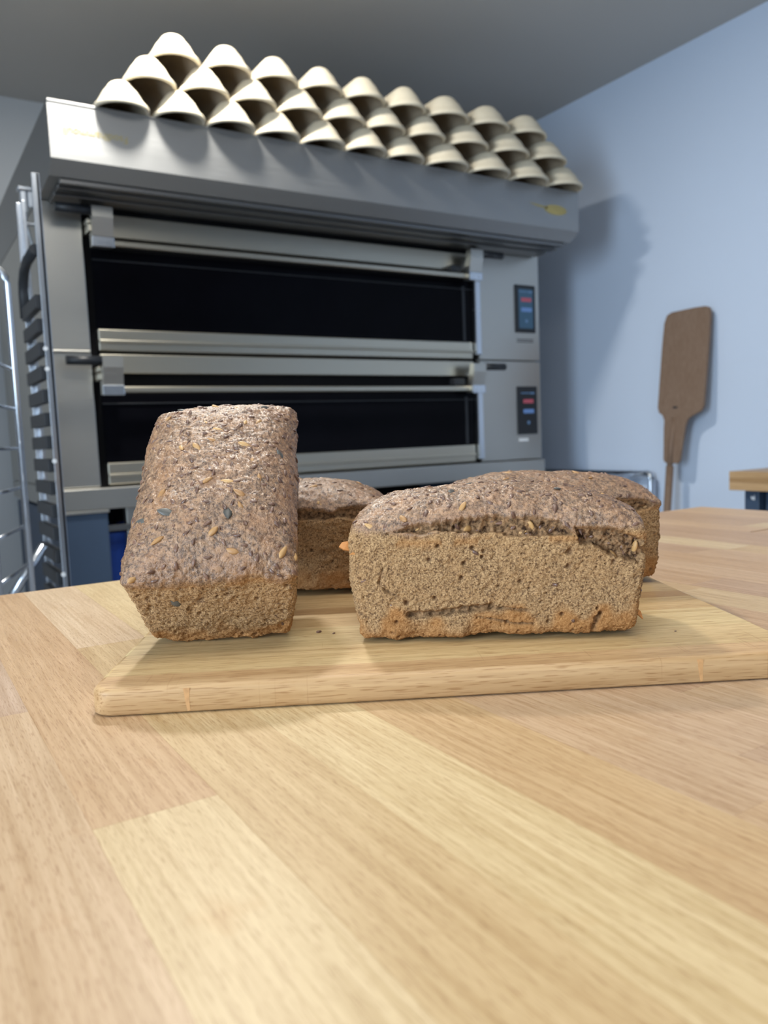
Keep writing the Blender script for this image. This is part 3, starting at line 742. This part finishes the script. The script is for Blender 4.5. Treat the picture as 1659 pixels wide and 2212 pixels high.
# ------------------------------------------------------------------ bread peel leaning on the right wall
def lean_x(z_): return 2.975-(1.6-z_)*.12
pe = empty('bread_peel', (lean_x(0), 2.262, 0), 'long brown wooden bread peel leaning blade-up against the right wall', 'peel')
bl = [(2.351, 1.13), (2.352, 1.40), (2.349, 1.515), (2.340, 1.540), (2.316, 1.550), (2.20, 1.553), (2.148, 1.551), (2.128, 1.543), (2.119, 1.522), (2.117, 1.40), (2.119, 1.13), (2.130, 1.112), (2.168, 1.096), (2.192, 1.080), (2.203, 1.05), (2.212, .95), (2.216, .905), (2.226, .892), (2.292, .895), (2.303, .908), (2.306, .95), (2.311, 1.05), (2.314, 1.08), (2.325, 1.102), (2.345, 1.115)]
def peel_part(name, pts, t0, t1, mat):
    bm = bmesh.new(); A = []; Bv = []
    for y_, z_ in pts:
        A.append(bm.verts.new(Vector((lean_x(z_)-t0, y_, z_))-pe.location)); Bv.append(bm.verts.new(Vector((lean_x(z_)-t1, y_, z_))-pe.location))
    bm.faces.new(A); bm.faces.new(Bv[::-1]); n = len(pts)
    for i in range(n): bm.faces.new((A[i], Bv[i], Bv[(i+1) % n], A[(i+1) % n]))
    bmesh.ops.recalc_face_normals(bm, faces=bm.faces)
    bmesh.ops.bevel(bm, geom=[e for e in bm.edges if abs((e.verts[0].co-e.verts[1].co).x) < .006], offset=.003, segments=2, affect='EDGES')
    m = bpy.data.meshes.new(name); bm.to_mesh(m); bm.free(); return link(name, m, mat, pe)
peel_part('blade', bl, 0, .014, 'peel')
hb = B(pe.location); hb.tube([(lean_x(z_)-.011, y_, z_) for y_, z_ in ((2.250, .02), (2.256, .3), (2.262, .6), (2.266, .88))], .0165, 14); hb.build('handle', 'peel', pe)
hb = B(pe.location); hb.tube([(lean_x(.87)-.013, 2.266, .87), (lean_x(1.0)-.012, 2.264, 1.0), (lean_x(1.09)-.006, 2.263, 1.09)], .0135, 12); hb.build('handle_tang', 'peel', pe)
bb = B(pe.location); bb.box(lean_x(1.135)-.0160, lean_x(1.135)-.0135, 2.248, 2.270, 1.130, 1.138); bb.build('brand_mark', 'black_plastic', pe)

# ------------------------------------------------------------------ side table on the right
st = empty('side_table', (2.65, 1.0, 0), 'thick wooden block-topped table with dark blue legs by the right wall', 'table')
so = (2.65, 1.0, 0)
for k, (z0, z1, c) in enumerate(((.879, .90, C3(186, 156, 118)), (.864, .879, C3(164, 132, 94)), (.838, .864, C3(190, 160, 122)))):
    o = ob('worktop_lamella', 'block', st, (2.335, 2.985, .3, 1.606, z0+.00005, z1, .0015), org=so); o.color = (*c, 1)
for xx in (2.365, 2.90):
    for yy in (.34, 1.52): ob('leg', 'navy', st, (xx, xx+.05, yy, yy+.05, 0, .8375, .003), org=so)
ob('drawer_panel', 'navy', st, (2.380, 2.90, .395, 1.505, .66, .8375, .003), org=so)
text_loc = (2.364, 1.545, .812)
bb = B(so); bb.prism([(1.533+.012*a, .806+.012*c_) for a, c_ in ((0, 0), (1, .2), (1.2, 1), (.4, .8), (.1, 1.4))], 'X', 2.3642, 2.366); bb.build('white_mark', 'white', st)

# ------------------------------------------------------------------ low steel trolley frame by the right wall
fr = empty('tubular_cart', (2.83, 2.8, 0), 'low tubular steel cart frame in the gap between oven and right wall', 'cart')
fo = (2.83, 2.8, 0)
def hoop(x_, y0, y1, z1, r_=.013):
    c = .03; P_ = [(x_, y0, 0), (x_, y0, z1-c)]
    for k in range(1, 5):
        a = math.radians(90*k/4); P_.append((x_, y0+c-c*math.cos(a), z1-c+c*math.sin(a)))
    for k in range(0, 5):
        a = math.radians(90*k/4); P_.append((x_, y1-c+c*math.sin(a), z1-c+c*math.cos(a)))
    P_.append((x_, y1, 0)); return P_
for xx in (2.72, 2.95):
    bb = B(fo); bb.tube(hoop(xx, 2.42, 3.2, .84), .014, 10); bb.build('frame_hoop', 'chrome', fr)
for yy, zz in ((2.47, .838), (3.15, .838), (2.42, .25), (3.2, .25)):
    bb = B(fo); bb.tube([(2.72, yy, zz), (2.95, yy, zz)], .009, 8); bb.build('cross_bar', 'chrome', fr)

# ------------------------------------------------------------------ rack trolleys at the left
tr = empty('rack_trolley', (.15, 2.4, 0), 'steel tray rack trolley with dark runners standing beside the oven', 'trolley'); to = (.15, 2.4, 0)
def tob(name, mat, *boxes, bev=.0015): return ob(name, mat, tr, *boxes, bev=bev, org=to)
for xx, sgn in ((.362, 1), (-.08, -1)):
    for yy, s2 in ((2.14, 1), (2.41, -1)):
        x0, x1 = (xx-.013, xx+.005)
        tob('upright', 'chrome', (x0 if sgn > 0 else xx-.006, x1 if sgn > 0 else xx+.013, yy-.003, yy+.003, .12, 1.735), (xx-.003 if sgn > 0 else xx-.006, xx+.006 if sgn > 0 else xx+.003, yy-.003 if s2 > 0 else yy-.03, yy+.03 if s2 > 0 else yy+.003, .12, 1.735))
for k in range(20):
    z_ = .30+k*.0585
    for xx in (.338, -.078): tob('tray_runner', 'dark_metal', (xx, xx+.018, 2.155, 2.39, z_, z_+.034))
for z_ in (.74, 1.03, 1.26, 1.31):
    bb = B(to); bb.tube([(.350, 2.1365, z_), (.350, 2.131, z_)], .0055, 10); bb.build('bolt', 'white', tr)
bb = B(to); bb.tube([(.347, 2.392, 1.42), (.347, 2.392, 1.485), (.347, 2.38, 1.515), (.347, 2.345, 1.54), (.347, 2.29, 1.553), (.347, 2.155, 1.556)], .013, 10); bb.build('push_handle', 'dark_metal', tr)
tob('brace', 'chrome', (-.08, .362, 2.137, 2.143, .14, .17), (-.08, .362, 2.407, 2.413, .14, .17))
bb = B(to); bb.tube([(.20, 2.14, .66), (.31, 2.14, .82)], .011, 8); bb.build('diagonal_brace', 'chrome', tr)
for xx in (-.07, .35):
    for yy in (2.16, 2.39):
        bb = B(to); bb.tube([(xx-.012, yy, .06), (xx+.012, yy, .06)], .06, 18); bb.build('caster_wheel', 'black_plastic', tr)

t2 = empty('tube_trolley', (0, 1.9, 0), 'slim round-tube steel trolley frame at the left edge in front of the rack', 'trolley'); o2_ = (0, 1.9, 0)
def hoopx(y_, x0, x1, z1, c=.035):
    P_ = [(x1, y_, .1), (x1, y_, z1-c)]
    for k in range(1, 6):
        a = math.radians(90*k/5); P_.append((x1-c+c*math.cos(a), y_, z1-c+c*math.sin(a)))
    for k in range(0, 6):
        a = math.radians(90*k/5); P_.append((x0+c-c*math.sin(a), y_, z1-c+c*math.cos(a)))
    P_.append((x0, y_, .1)); return P_
for yy in (1.90, 1.62):
    bb = B(o2_); bb.tube(hoopx(yy, -.25, .244 if yy > 1.8 else .150, 1.455 if yy > 1.8 else 1.45), .0075, 12); bb.build('frame_hoop', 'chrome', t2)
for k in range(12):
    z_ = .30+k*.085
    bb = B(o2_); bb.tube([(.150, 1.62, z_), (.235, 1.88, z_)], .004, 6); bb.build('rung', 'chrome', t2)
for xx in (-.25, .2):
    bb = B(o2_); bb.tube([(xx, 1.75, .05), (xx+.03, 1.75, .05)], .05, 16); bb.build('caster_wheel', 'black_plastic', t2)
